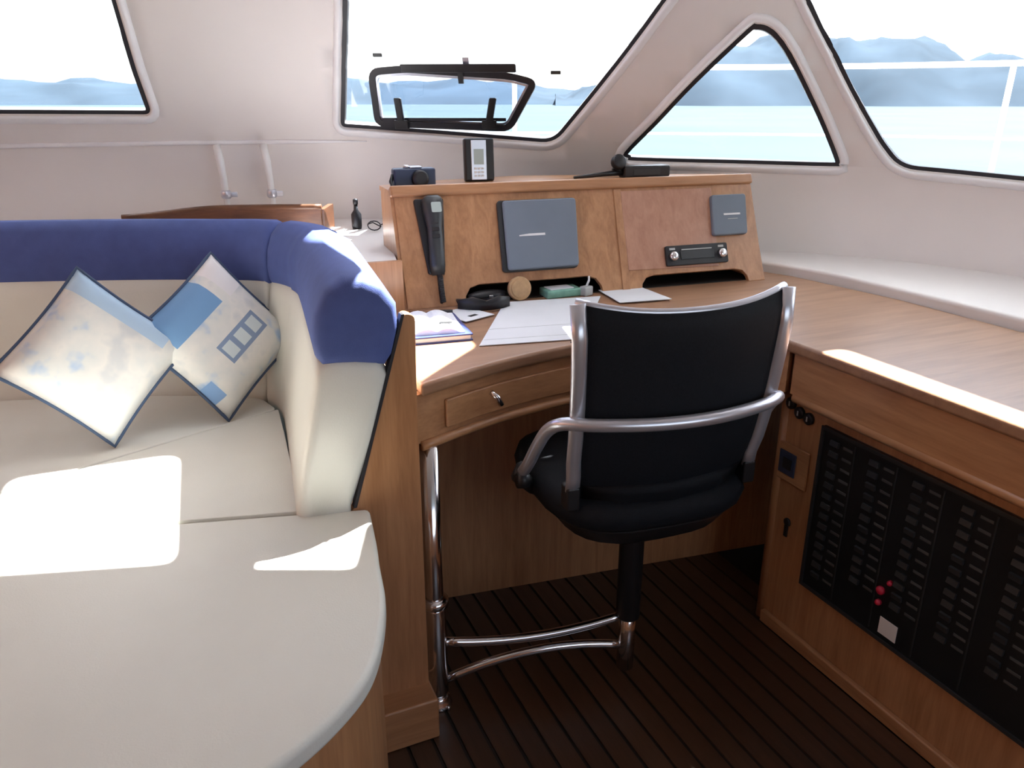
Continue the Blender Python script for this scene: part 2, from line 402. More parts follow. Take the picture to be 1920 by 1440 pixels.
# ------------------------------------------------------------------ opening port in the windscreen
HL = round_poly([(2.940, 1.222), (3.372, 1.207), (3.462, 1.352), (3.38, 1.372), (3.06, 1.392), (2.948, 1.384)], [.03, .03, .03, .03, .03, .035])
hp = empty('opening_port', liner(3.15, 1.21), 'black framed opening port with two black handles in the large windscreen', 'port')
h3 = resample(HL, .02)
def ringframe(name, w0, w1, d0, d1, mat):
    a_, b_ = offset_loop(h3, w0), offset_loop(h3, w1); bm = B()
    loft(bm, [[liner(*p, d0), liner(*p, d1), liner(*q, d1), liner(*q, d0)] for p, q in zip(a_, b_)], closed=True)
    return obj(name, bm, mat, hp, smooth=False, world=True)
ringframe('port_frame', .003, -.016, -.020, .012, 'gasket')
ringframe('inner_frame', -.0165, -.023, -.018, .004, 'silver')
bm = sheet(h3, [], .06, lambda s, z: liner(s, z, -.008)); obj('port_pane', bm, 'smoked', hp, smooth=True, world=True)
def lbox(bm, s0, s1, z0, z1, d0, d1, sh=0.):
    P = [liner(s + (sh if z == z1 else 0), z, d) for d in (d0, d1) for (s, z) in ((s0, z0), (s1, z0), (s1, z1), (s0, z1))]
    v = [bm.verts.new(p) for p in P]
    for f in ((0, 1, 2, 3), (4, 7, 6, 5), (0, 4, 5, 1), (1, 5, 6, 2), (2, 6, 7, 3), (3, 7, 4, 0)): bm.faces.new([v[i] for i in f])
    return bm
bm = B(); lbox(bm, 3.05, 3.40, 1.375, 1.398, .000, .020); obj('hinge_bar', bm, 'blackp', hp, world=True, bevel=.004)
bm = B(); lbox(bm, 2.965, 3.36, 1.236, 1.246, .000, .012); obj('bottom_rail', bm, 'gasket', hp, world=True)
for s0, sh in ((3.015, .0), (3.297, .018)):
    bm = B(); lbox(bm, s0, s0 + .022, 1.235, 1.305, .010, .032, sh); hd = obj('handle', bm, 'blackp', hp, world=True, bevel=.004)
    bm = B(); lbox(bm, s0 - .012, s0 + .034, 1.212, 1.240, .008, .03); f = obj('handle_base', bm, 'blackp', hd, bevel=.004)
bm = B(); lbox(bm, 3.225, 3.24, 1.345, 1.375, .004, .02); obj('catch', bm, 'rocker', hp, world=True)
bm = B(); lbox(bm, 3.243, 3.262, 1.395, 1.415, .0, .012); obj('catch', bm, 'silver', hp, world=True)
for s, z in ((2.965, 1.418), (3.50, 1.37)):
    bm = B(); lbox(bm, s, s + .03, z, z + .010, -.018, -.008)
    o = obj('window_clip', bm, 'rocker', None, bevel=.002)
    tag(o, 'small grey clip on the windscreen at the upper %s of the opening port' % ('left' if s < 3.2 else 'right'), 'clip', 'windscreen clips')

# ------------------------------------------------------------------ sofa
SOFA = empty('sofa', (-.2, 1.6, 0), 'cream leather corner sofa with blue bolster along the top of its back', 'sofa')
path = cat_rom([(.155, 1.345), (.178, 1.55), (.205, 1.80), (.212, 1.93), (.187, 2.02), (.10, 2.085), (-.156, 2.195), (-.6, 2.33), (-1.3, 2.45), (-2.1, 2.46)], 8)
def frames(pts):
    out = []
    for i, p in enumerate(pts):
        a, b = Vector(pts[max(0, i - 2)]), Vector(pts[min(len(pts) - 1, i + 2)]); t = (b - a).normalized(); out.append((Vector(p), Vector((t.y, -t.x))))
    return out
FR = frames(path)
ARC = [0.]
for a, b in zip(path, path[1:]): ARC.append(ARC[-1] + math.dist(a, b))
CRE = [(0, .51), (.002, .56), (.020, .66), (.042, .76), (.058, .83), (.066, .865), (.10, .872), (.175, .86), (.19, .83), (.155, .70), (.105, .56), (.10, .51)]
BLU = [(.070, .852), (.062, .87), (.058, .90), (.066, .945), (.088, .985), (.12, 1.008), (.155, 1.010), (.19, .992), (.212, .955), (.213, .91), (.200, .862), (.186, .842), (.13, .850)]
def lean(i): # full recline on the return wing, straighter along the back
    return 1 - .45 * sstep((ARC[i] - .5) / .3)
def bolster_ring(sec, i, inset=0., grow=0.):
    p, n = FR[i]; L = lean(i); cz = sum(q[1] for q in sec) / len(sec); cu = sum(q[0] for q in sec) / len(sec); out = []
    for u, z in sec:
        uu = u * L + (.02 if L < .9 else 0) * (u / .2)
        uu = cu * L + (uu - cu * L) * (1 - inset); zz = cz + (z - cz) * (1 - inset) if z > .52 else z
        out.append((p.x + n.x * uu, p.y + n.y * uu, zz))
    return out
def section(name, sec, i0, i1, mat, ends=(True, True), rad=.02):
    bm = B(); rings = []
    if ends[0]:
        for k, (ins, back) in enumerate(((.30, 0), (.14, .10), (.05, .35))):
            r0 = bolster_ring(sec, i0, ins); r1 = bolster_ring(sec, i0 + 1, ins); rings.append([tuple(a + (b - a) * back for a, b in zip(p, q)) for p, q in zip(r0, r1)])
    rings += [bolster_ring(sec, i) for i in range(i0 + (1 if ends[0] else 0), i1 + (0 if ends[1] else 1))]
    if ends[1]:
        for ins, back in ((.05, .35), (.14, .10), (.30, 0)):
            r0 = bolster_ring(sec, i1, ins); r1 = bolster_ring(sec, i1 - 1, ins); rings.append([tuple(a + (b - a) * back for a, b in zip(p, q)) for p, q in zip(r0, r1)])
    loft(bm, rings)
    return obj(name, bm, mat, SOFA, smooth=True, world=True)
ic = min(range(len(path)), key=lambda i: math.dist(path[i], (.187, 2.02)))
il = min(range(len(path)), key=lambda i: math.dist(path[i], (-.6, 2.33)))
for a, b in ((0, ic), (ic, il), (il, len(path) - 1)):
    section('back_cushion', CRE, a, b, 'cream')
    section('bolster', BLU, a, b, 'blue')
zc0, zc1 = .525, .56
def cushion(name, poly, rads, z1=zc1, bev=.016):
    bm = B(); prism(bm, round_poly(poly, rads, 6), zc0, z1); return obj(name, bm, 'cream', SOFA, world=True, bevel=bev, seg=4)
cushion('seat_cushion', [(-.103, 1.806), (.162, 1.914), (.205, 1.935), (.18, 2.03), (.09, 2.09), (-.156, 2.20), (-.6, 2.335), (-1.3, 2.455), (-1.3, 1.70), (-.6, 1.60)], [.002, .002, .02, .03, .01, .01, .01, .01, .02, .02])
cushion('seat_cushion', [(-.074, 1.436), (.17, 1.372), (.20, 1.80), (.208, 1.93), (.166, 1.911), (-.099, 1.801), (-.6, 1.594), (-.5, 1.545)], [.003, .01, .01, .01, .002, .002, .01, .01])
fs = [(-.081, 1.431), (.292, 1.332), (.272, 1.20)] + cat_rom([(.262, 1.15), (.238, 1.02), (.185, .89), (.115, .815), (.025, .76), (-.12, .70), (-.35, .66)], 5) + [(-.9, .62), (-.9, 1.63), (-.5, 1.54)]
cushion('seat_cushion', fs, [.003, .012, .02] + [.01] * (len(fs) - 6) + [.02, .02, .01])
bm = B(); ins = [(.25, 1.335), (.252, 1.16), (.226, 1.025), (.174, .90), (.105, .827), (.015, .772), (-.13, .714), (-.35, .675), (-.85, .69), (-.85, 1.6), (-1.25, 1.75), (-2.0, 1.75), (-2.0, 2.42), (-1.3, 2.42), (-.6, 2.30), (-.15, 2.17), (.1, 2.07), (.18, 1.95), (.15, 1.37)]
prism(bm, ins, 0, zc0); obj('base', bm, 'wood', SOFA, world=True, bevel=.004, seg=2)
cushion('seat_cushion', [(-1.31, 1.72), (-1.31, 2.45), (-2.1, 2.47), (-2.1, 1.72)], .02)

# gable panel between sofa and desk
bm = B()
gp = round_poly([(.20, .09), (.397, .09), (.399, .80), (.402, .93), (.380, .935), (.268, .565), (.20, .50)], [.002, .004, .002, .012, .008, .002, .002], 3)
prism(bm, gp, 1.338, 1.366, lambda x, z, y: (x, y, z))
o = obj('end_panel', bm, 'wood', bevel=.003, seg=2); tag(o, 'tapering cherry wood end panel between the sofa and the desk', 'panel')
bm = B(); prism(bm, [(.262, .565), (.268, .565), (.380, .935), (.374, .935)], 1.332, 1.350, lambda x, z, y: (x, y, z))
o2 = obj('edge_strip', bm, 'gasket', o)
bm = B(); prism(bm, [(.258, 1.280), (.40, 1.280), (.402, 1.75), (.258, 1.75)], 0, .102)
o = obj('plinth', bm, 'wood_x', bevel=.005, seg=2); tag(o, 'low cherry wood plinth step under the tapering end panel', 'plinth')
bm = B(); box(bm, .372, .398, 1.366, 1.86, .10, .765); o = obj('desk_side_panel', bm, 'wood'); tag(o, 'cherry wood side panel supporting the left of the desk', 'panel')

# shelf behind the sofa with wooden fiddle and grab posts
bm = B()
inn = [(FR[i][0] + FR[i][1] * .20) for i in range(ic - 4, len(FR) - 2, 3)]
wl = [liner(s, 1.0, -.02) for s in [3.1 - k * .1 for k in range(28)]]
prism(bm, [(.53, 1.905), (.41, 1.90)] + [(p.x, p.y) for p in inn if p.y > 1.9][0:] + [(p.x, p.y) for p in wl[::-1]] + [(.95, 2.3), (.575, 2.12)], .895, .92)
o = obj('shelf', bm, 'liner'); tag(o, 'white moulded shelf behind the sofa back', kind='structure')
ft = empty('fiddle_tray', (.2, 2.5, .92), 'low curved wooden fiddle tray on the shelf behind the sofa', 'tray')
fp = cat_rom([(-.10, 2.535), (.10, 2.51), (.29, 2.46), (.445, 2.40)], 8); bm = B()
h = lambda u: .978 + .018 * sstep(u * 2.2)
prism_r = []
for k, p in enumerate(fp):
    t = Vector(fp[min(k + 1, len(fp) - 1)]) - Vector(fp[max(k - 1, 0)]); n = Vector((t.y, -t.x)).normalized(); u = k / (len(fp) - 1); q = Vector(p)
    a, b = q - n * .007, q + n * .007; prism_r.append([(a.x, a.y, .92), (b.x, b.y, .92), (b.x, b.y, h(u)), (a.x, a.y, h(u))])
loft(bm, prism_r); obj('front_rail', bm, 'tray', ft, world=True, bevel=.002, seg=2)
bm = B(); tube(bm, [(p[0], p[1], h(k / (len(fp) - 1)) + .002) for k, p in enumerate(fp)], .0095, 8); obj('cap_rail', bm, 'tray', ft, smooth=True, world=True)
bm = B(); prism(bm, [(.438, 2.403), (.452, 2.397), (.505, 2.52), (.491, 2.526)], .92, .992); obj('end_rail', bm, 'tray', ft, world=True)
for i, (x, y) in enumerate(((.203, 2.685), (.340, 2.655))):
    g = empty('grab_post', (x, y, .92), 'white upright grab post by the wall, %s' % ('farther from the desk console' if i == 0 else 'nearer the desk console'), 'post', group='white grab posts behind the sofa')
    bm = B(); tube(bm, [(0, 0, 0), (0, 0, .06), (-.002, 0, .14), (-.006, 0, .20), (-.010, .02, .245)], [.009, .009, .0105, .012, .012], 12); obj('tube', bm, 'white', g, smooth=True)
    bm = B(); lathe(bm, [(.013, .085), (.016, .09), (.016, .105), (.013, .11)], 14); obj('collar', bm, 'silver', g, smooth=True)
    bm = B(); box(bm, .012, .034, -.008, .008, .088, .104); obj('thumb_screw', bm, 'silver', g, bevel=.003)
    bm = B(); lathe(bm, [(.02, 0), (.02, .005), (.012, .009)], 16); obj('foot', bm, 'white', g, smooth=True)
# small things on the shelf
g = empty('figurine', (.56, 2.45, .92), 'small black bottle at the end of the wooden tray', 'bottle')
bm = B(); lathe(bm, [(.014, 0), (.016, .01), (.016, .045), (.007, .058), (.006, .075)], 16); obj('body', bm, 'blackp', g, smooth=True)
bm = B(); lathe(bm, [(.008, .075), (.008, .09), (.004, .092)], 12); obj('cap', bm, 'blackp', g, smooth=True)
g.name = 'bottle'
g = empty('sunglasses', (.62, 2.36, .92), 'small dark folded spectacles on the white shelf beside the console', 'spectacles', rz=-.5)
for sx in (-1, 1):
    bm = B(); tube(bm, [(sx * .028 + .02 * math.cos(t * math.pi / 6), .0, .018 + .014 * math.sin(t * math.pi / 6)) for t in range(12)], .0018, 6, closed=True); obj('rim', bm, 'blackp', g, smooth=True)
    bm = B(); tube(bm, [(sx * .048, 0, .022), (sx * .045, .05, .02), (sx * .02, .055, .006)], .0018, 6); obj('temple', bm, 'blackp', g, smooth=True)
bm = B(); tube(bm, [(-.008, 0, .02), (0, 0, .024), (.008, 0, .02)], .0018, 6); obj('bridge', bm, 'blackp', g, smooth=True)
g.name = 'spectacles'
g = empty('pen', (.665, 2.30, .924), 'dark short pen lying on the white shelf next to the console', 'pen', rz=.5)
bm = B(); tube(bm, [(-.03, 0, .003), (-.026, 0, .003), (.03, 0, .003), (.036, 0, .003)], [.002, .004, .004, .001], 8); obj('barrel', bm, 'wood_dark', g, smooth=True)

# ------------------------------------------------------------------ worktop: desk and counter in one piece
zt = .795
front = cat_rom([(.408, 1.336), (.60, 1.405), (.80, 1.443), (.98, 1.447), (1.12, 1.42), (1.21, 1.36), (1.245, 1.28)], 6)
wt = front + [(1.248, 1.1), (1.248, -.6), (1.79, -.6), (1.79, 1.45), (1.74, 1.80), (1.70, 1.90), (.55, 1.96), (.408, 1.96)]
bm = B(); prism(bm, wt, zt - .028, zt)
o = obj('worktop', bm, 'worktop', bevel=.008, seg=3); tag(o, 'cherry wood worktop curving from the desk into the right counter', 'worktop')
# curved front apron of the desk with drawer
ap = empty('desk_apron', (.8, 1.47, .655), 'curved cherry wood drawer apron under the desk edge', 'apron')
def strip(pts, d0, d1, z0, z1):
    bm = B(); rings = []
    for k, p in enumerate(pts):
        t = Vector(pts[min(k + 1, len(pts) - 1)]) - Vector(pts[max(k - 1, 0)]); n = Vector((-t.y, t.x)).normalized(); q = Vector(p)
        a, b = q + n * d0, q + n * d1; rings.append([(a.x, a.y, z0), (b.x, b.y, z0), (b.x, b.y, z1), (a.x, a.y, z1)])
    return loft(bm, rings)
obj('fascia', strip(front, .018, .036, .665, zt - .028), 'wood_x', ap, world=True)
df = front[2:23]
dr = obj('drawer_front', strip(df, .008, .0175, .682, .742), 'wood_x', ap, world=True, bevel=.003, seg=2)
pp = Vector((.585, 1.385)); bm = B(); tube(bm, [(.572, 1.392, .735), (.585, 1.385, .722), (.594, 1.388, .705)], .006, 10); obj('pull', bm, 'chrome', dr, smooth=True)
bm = B(); tube(bm, [(p[0], p[1], 0) for p in front], .010, 10); bmesh.ops.translate(bm, verts=bm.verts[:], vec=(0, .016, .660)); obj('bead_moulding', bm, 'wood_x', ap, smooth=True, world=True)
# kneehole back panel
bm = B(); prism(bm, [(.40, 1.775), (1.75, 1.59), (1.75, 1.61), (.40, 1.795)], .0, zt - .03)
o = obj('kneehole_panel', bm, 'wood'); tag(o, 'cherry wood back panel of the kneehole under the desk', 'panel')

# ------------------------------------------------------------------ right cabinet with switch panel
cb = empty('switch_cabinet', (1.5, .5, 0), 'cherry wood cabinet holding the black electrical panel under the right counter', 'cabinet')
bm = B(); box(bm, 1.322, 1.76, -.6, 1.345, .0, zt - .03); obj('body', bm, 'wood', cb, world=True)
bm = B(); tube(bm, [(1.331, 1.338, 0.0), (1.331, 1.338, .66)], .016, 12); obj('corner_post', bm, 'wood', cb, smooth=True, world=True)
bm = B(); box(bm, 1.262, 1.30, -.6, 1.27, .668, zt - .028); box(bm, 1.30, 1.322, -.6, 1.30, .668, zt - .028); obj('fascia', bm, 'wood_y', cb, world=True)
bm = B(); tube(bm, [(1.268, -.6, .660), (1.268, 1.26, .660)], .011, 10); obj('bead_moulding', bm, 'wood_y', cb, smooth=True, world=True)
bm = B(); box(bm, 1.306, 1.322, -.6, 1.32, 0, .035); obj('toe_strip', bm, 'wood_y', cb, world=True, bevel=.004)
PY0, PY1 = .62, 1.208
bm = B(); box(bm, 1.312, 1.322, PY0, PY1, .185, .605); sp = obj('switch_panel', bm, 'panel', cb, world=True, bevel=.003); tag(sp, 'black electrical switch panel with rows of breakers')
bm = B()
for (y0, y1, z0, z1) in ((PY0, PY1, .597, .605), (PY0, PY1, .185, .193), (PY1 - .008, PY1, .193, .597), (PY0, PY0 + .008, .193, .597)): box(bm, 1.308, 1.312, y0, y1, z0, z1)
obj('frame', bm, 'rocker', sp)
bm = B(); box(bm, -.006, .0, -.012, .012, -.006, .006); bmesh.ops.recalc_face_normals(bm, faces=bm.faces[:]); rk = bpy.data.meshes.new('breaker'); bm.to_mesh(rk); bm.free(); rk.materials.append(M['rocker'])
bm = B(); box(bm, -.001, .0, -.013, .013, -.003, .003); bmesh.ops.recalc_face_normals(bm, faces=bm.faces[:]); rl = bpy.data.meshes.new('breaker_label'); bm.to_mesh(rl); bm.free(); rl.materials.append(M['dimlabel'])
for c, y in enumerate((1.165, 1.055, .945, .835, .725)):
    for r_ in range(14):
        z = .575 - r_ * .0262
        if c >= 1 and r_ > 11: continue
        o = bpy.data.objects.new('breaker', rk); COL.objects.link(o); o.parent = sp; o.location = (1.312, y, z)
        o.rotation_euler = (0, R(12 if random.random() < .6 else -12), 0)
        o = bpy.data.objects.new('breaker_label', rl); COL.objects.link(o); o.parent = sp; o.location = (1.312, y - .036, z)
for y in (1.110, 1.000, .890, .780):
    bm = B(); box(bm, 1.3105, 1.312, y - .0015, y + .0015, .20, .59); obj('divider_line', bm, 'rocker', sp)
for (y, z, r_) in ((.985, .305, .010), (.985, .275, .007), (.965, .335, .006)):
    bm = B(); lathe(bm, [(r_, 0), (r_, .006), (r_ * .6, .010)], 14, Matrix.Translation((1.312, y, z)) @ Matrix.Rotation(-math.pi / 2, 4, 'Y')); obj('indicator_lamp', bm, 'red', sp, smooth=True)
bm = B(); box(bm, 1.3105, 1.312, .93, .975, .205, .245); obj('white_label', bm, 'white', sp)
# round gauges, socket and lock on the cabinet
for i, (y, z) in enumerate(((1.318, .618), (1.288, .604), (1.258, .600))):
    g = empty('gauge', (1.322, y, z), ('small black round gauge on the cabinet, nearest the chair', 'small black round gauge on the cabinet, middle of three', 'small black round gauge on the cabinet, nearest the switch panel')[i], 'gauge', group='round gauges above the cabinet lock')
    bm = B(); lathe(bm, [(.0145, 0), (.0145, .008), (.011, .010)], 20, Matrix.Rotation(-math.pi / 2, 4, 'Y')); obj('bezel', bm, 'blackp', g, smooth=True)
    bm = B(); box(bm, -.0108, -.0100, -.002, .002, -.006, .006); obj('dial_mark', bm, 'label', g)
g = empty('wall_socket', (1.322, 1.297, .467), 'square dark switch in a wooden surround on the cabinet side', 'switch')
bm = B(); box(bm, -.006, 0, -.058, .045, -.05, .05); obj('surround', bm, 'wood_y', g, bevel=.003)
bm = B(); box(bm, -.010, -.006, -.022, .032, -.03, .03); obj('plate', bm, 'navyp', g, bevel=.003)
bm = B(); box(bm, -.013, -.010, -.012, .016, -.014, .014); obj('rocker', bm, 'blackp', g, bevel=.002)
g = empty('cabinet_lock', (1.322, 1.283, .300), 'small dark keyhole lock low on the cabinet side', 'lock')
bm = B(); lathe(bm, [(.011, 0), (.011, .003), (.008, .005)], 18, Matrix.Translation((0, 0, .012)) @ Matrix.Rotation(-math.pi / 2, 4, 'Y')); obj('escutcheon', bm, 'blackp', g, smooth=True)
bm = B(); box(bm, -.005, 0, -.006, .006, -.028, .008); obj('keyway', bm, 'blackp', g, bevel=.002)

# moulded step behind the counter
bm = B(); rings = []
stp = cat_rom([(1.66, 1.98), (1.73, 1.86), (1.775, 1.70), (1.79, 1.45), (1.80, .9), (1.80, -.6)], 8)
for k, p in enumerate(stp):
    t = Vector(stp[min(k + 1, len(stp) - 1)]) - Vector(stp[max(k - 1, 0)]); n = Vector((-t.y, t.x)).normalized(); q = Vector(p); b = q + n * .40
    c = q + n * .02
    prof = ((0, .74), (0, .812), (.004, .820), (.012, .824), (.40, .832), (.40, .74))
    rings.append([(q.x + n.x * d, q.y + n.y * d, z) for d, z in prof])
loft(bm, rings)
o = obj('trim_2', bm, 'liner', smooth=False, bevel=.003, seg=2); tag(o, 'white moulded ledge along the wall behind the counter', kind='structure')

# ------------------------------------------------------------------ instrument console
CA = R(-4.7); CO = Vector((.55, 1.88, zt))
con = empty('console', CO, 'cherry wood instrument console standing on the back of the desk', 'console', rz=CA)
SLP = math.atan2(.12, .28)
def cf(u, v, d=0.):   # local console face: u along, v up the slope, d out of the face (towards the room)
    return Vector((u, v * math.sin(SLP) - d * math.cos(SLP), v * math.cos(SLP) + d * math.sin(SLP)))
UW = 1.078
def arch(u0, u1, hh): # bottom notch outline, right to left order
    return [(u0, 0), (u0 + .004, hh * .45), (u0 + .018, hh * .85), (u0 + .045, hh), (u1 - .045, hh), (u1 - .018, hh * .85), (u1 - .004, hh * .45), (u1, 0)]
face = [(-.004, 0)] + arch(.150, .548, .052) + arch(.668, 1.022, .040) + [(UW, 0), (UW - .008, .30), (-.004, .30)]
bm = B(); prism(bm, face, 0, -.014, lambda u, v, d: cf(u, v, d)); obj('front_panel', bm, 'wood', con, bevel=.002, seg=2)
bm = B(); prism(bm, [(.632, .058), (.925, .052), (.935, .284), (.640, .284)], .0, .003, lambda u, v, d: cf(u, v, d)); obj('locker_door', bm, 'wood_red', con, bevel=.0015, seg=2)
bm = B(); prism(bm, [(.606, .0), (.630, .0), (.640, .29), (.618, .29)], .0, .004, lambda u, v, d: cf(u, v, d)); obj('stile', bm, 'wood', con, bevel=.0015, seg=2)
bm = B(); prism(bm, [(-.012, .292), (UW, .292), (UW, .322), (-.012, .322)], -.02, .010, lambda u, v, d: cf(u, v, d)); obj('cap_moulding', bm, 'wood_x', con, bevel=.006, seg=3)
ztop = cf(0, .312).z
bm = B(); prism(bm, [(-.012, .125), (UW, .125), (UW, .27), (.8, .34), (.45, .42), (.18, .36), (-.012, .27)], ztop - .014, ztop - .002); obj('top_board', bm, 'wood_x', con)
for u0, u1, dd in ((-.012, .008, .25), (UW - .02, UW, .27)):
    bm = B(); prism(bm, [(.006, 0), (dd, 0), (dd, ztop - .014), (.122, ztop - .014)], u0, u1, lambda y, z, u: (u, y, z)); obj('end_cheek', bm, 'wood', con)
bm = B(); box(bm, -.150, -.013, -.004, .010, 0.0, .128); obj('side_board', bm, 'wood', con)
bm = B(); box(bm, .008, UW - .02, .235, .25, 0, ztop - .014); obj('back_board', bm, 'wood_dark', con)
bm = B(); box(bm, .008, UW - .02, .035, .235, .062, .070); obj('cubby_top', bm, 'wood_dark', con)
bm = B(); box(bm, .010, UW - .022, .016, .234, .0002, .0022); obj('cubby_shade', bm, 'caulk', con)  # black sheet that paints the shade inside the slots
ROT = Matrix.Rotation(CA, 4, 'Z')
def cw(u, v, d=0.): return CO + (ROT @ cf(u, v, d))
def ctop(u, b, z=None): return CO + (ROT @ Vector((u, b, ztop - .002)))
FACE = Matrix.Translation(CO) @ ROT @ Matrix(((1, 0, 0, 0), (0, math.sin(SLP), -math.cos(SLP), 0), (0, math.cos(SLP), math.sin(SLP), 0), (0, 0, 0, 1)))   # (u, v, d) -> world
def face_empty(name, u, v, lab, cat):
    o = bpy.data.objects.new(name, None); COL.objects.link(o); o.matrix_basis = FACE @ Matrix.Translation((u, v, 0)); o.empty_display_size = .03
    return tag(o, lab, cat)
# large and small grey instrument covers
g = face_empty('instrument_cover', .372, .076, 'large square grey instrument cover with a white mark on the console', 'cover')
bm = B(); prism(bm, round_poly([(-.112, 0), (.106, 0), (.124, .194), (-.104, .194)], .012), .0005, .012); obj('back_plate', bm, 'rocker', g, bevel=.003)
bm = B(); prism(bm, round_poly([(-.100, .003), (.104, .003), (.120, .190), (-.092, .190)], .010), .012, .024); c = obj('cover', bm, 'greyp', g, bevel=.005)
bm = B(); prism(bm, [(-.058, .0915), (.016, .0915), (.016, .0975), (-.030, .0975), (-.058, .0945)], .0242, .0248); obj('white_mark', bm, 'white', c)
g = face_empty('instrument_display', .976, .139, 'small square blue grey instrument cover at the right end of the console', 'cover')
bm = B(); prism(bm, round_poly([(-.062, 0), (.054, 0), (.066, .120), (-.052, .120)], .010), .0005, .016); c = obj('cover', bm, 'greyp', g, bevel=.004)
bm = B(); prism(bm, [(-.020, .058), (.036, .058), (.036, .0635), (-.020, .0635)], .0162, .0168); obj('white_mark', bm, 'white', c)
bm = B(); prism(bm, [(-.008, .046), (.026, .046), (.026, .048), (-.008, .048)], .0162, .0166); obj('grey_mark', bm, 'label', c)
# car radio
g = face_empty('stereo', .852, .060, 'black stereo with two silver knobs in the console', 'stereo')
bm = B(); prism(bm, round_poly([(-.102, 0), (.102, 0), (.104, .058), (-.100, .058)], .006), .0035, .012); obj('body', bm, 'blackp', g, bevel=.002)
bm = B(); prism(bm, [(-.055, .016), (.055, .016), (.055, .040), (-.055, .040)], .012, .0145); obj('fascia', bm, 'rocker', g, bevel=.001)
bm = B(); prism(bm, [(-.050, .043), (.050, .043), (.050, .046), (-.050, .046)], .012, .0135); obj('slot', bm, 'label', g)
for u in (-.080, .080):
    bm = B(); lathe(bm, [(.0135, .012), (.0135, .022), (.011, .027), (.004, .028)], 20, Matrix.Translation((u, .026, 0))); obj('knob', bm, 'chrome', g, smooth=True)
for v in (.048,):
    for u in (-.08, .08):
        bm = B(); prism(bm, [(u - .009, v - .003), (u + .009, v - .003), (u + .009, v + .003), (u - .009, v + .003)], .012, .0145); obj('button', bm, 'label', g)
# radio handset
g = face_empty('radio_handset', .084, .085, 'black radio telephone handset hanging on the left of the console', 'handset')
bm = B(); prism(bm, round_poly([(-.024, .0), (.020, .0), (.040, .198), (-.040, .198)], .008), .0005, .012); obj('cradle', bm, 'blackp', g, bevel=.003)
bm = B(); rings = []
for v, w, d0, d1, c in ((-.004, .016, .012, .026, .000), (.02, .021, .012, .032, .000), (.07, .020, .016, .034, .002), (.12, .020, .018, .036, .004), (.15, .025, .014, .042, .005), (.175, .028, .012, .046, .006), (.192, .027, .012, .042, .006), (.20, .020, .014, .034, .006)):
    rings.append([(c - w, v, d0), (c - w * .95, v, (d0 + d1) / 2), (c - w * .7, v, d1), (c + w * .7, v, d1), (c + w * .95, v, (d0 + d1) / 2), (c + w, v, d0)])
loft(bm, rings); hb = obj('handset_body', bm, 'rocker', g, smooth=True)
bm = B(); prism(bm, round_poly([(-.004, .152), (.022, .152), (.022, .178), (-.004, .178)], .004), .0445, .0475); obj('display', bm, 'screen', hb)
for k in range(3):
    bm = B(); prism(bm, round_poly([(-.008, .088 + k * .018), (.012, .088 + k * .018), (.012, .098 + k * .018), (-.008, .098 + k * .018)], .003), .034, .0375); obj('key', bm, 'blackp', hb)
bm = B(); coil = []
for k in range(90):
    u = k / 89; ang = k * 1.25
    coil.append((.003 + .006 * math.cos(ang), -.004 - u * .072, .016 + .006 * math.sin(ang)))
tube(bm, coil, .0028, 6); obj('coiled_cord', bm, 'blackp', g, smooth=True)

# things in the left cubby
def on(u, b, z=0.): return CO + ROT @ Vector((u, b, z))
g = empty('cork_disc', on(.300, .004), 'round beige cork lid standing in the left console slot', 'lid', rz=CA)
bm = B(); lathe(bm, [(.030, -.007), (.032, -.005), (.032, .005), (.030, .007)], 24, Matrix.Translation((0, 0, .032)) @ Matrix.Rotation(R(80), 4, 'X')); obj('disc', bm, 'beige', g, smooth=False)
bm = B(); lathe(bm, [(.024, .007), (.024, .009)], 24, Matrix.Translation((0, 0, .032)) @ Matrix.Rotation(R(80), 4, 'X')); obj('raised_face', bm, 'beige', g)
g = empty('packet', on(.425, .02), 'green and white packet lying in the left console slot', 'packet', rz=CA + .1)
bm = B(); prism(bm, [(-.055, -.03), (.05, -.03), (.055, .03), (-.05, .03)], 0, .022); obj('box', bm, 'green', g, bevel=.004)
bm = B(); prism(bm, [(-.04, -.022), (.03, -.022), (.03, .02), (-.04, .02)], .022, .024); obj('paper_slip', bm, 'paper', g)
g = empty('charger', on(.492, -.004), 'small clear blue charger plug at the right of the left console slot', 'charger', rz=CA + .4)
bm = B(); box(bm, -.016, .016, -.012, .012, 0, .026); obj('body', bm, 'label', g, bevel=.004)
bm = B(); tube(bm, [(.0, 0, .024), (.012, .002, .04), (.02, .01, .048)], .003, 8); obj('cable', bm, 'white', g, smooth=True)
g = empty('glasses_case', on(.215, .020), 'black spectacle case half inside the left console slot', 'case', rz=CA + .15)
bm = B(); rings = []
for k in range(9):
    x = -.055 + .11 * k / 8; w = math.sin(math.pi * (k + .6) / 9.2) ** .5
    rings.append([(x, .022 * w * math.cos(a_), .016 + .016 * w * math.sin(a_)) for a_ in [2 * math.pi * j / 12 for j in range(12)]])
loft(bm, rings); obj('shell', bm, 'blackp', g, smooth=True)
bm = B(); box(bm, -.006, .006, -.026, -.020, .012, .022); obj('clasp', bm, 'chrome', g, bevel=.002)
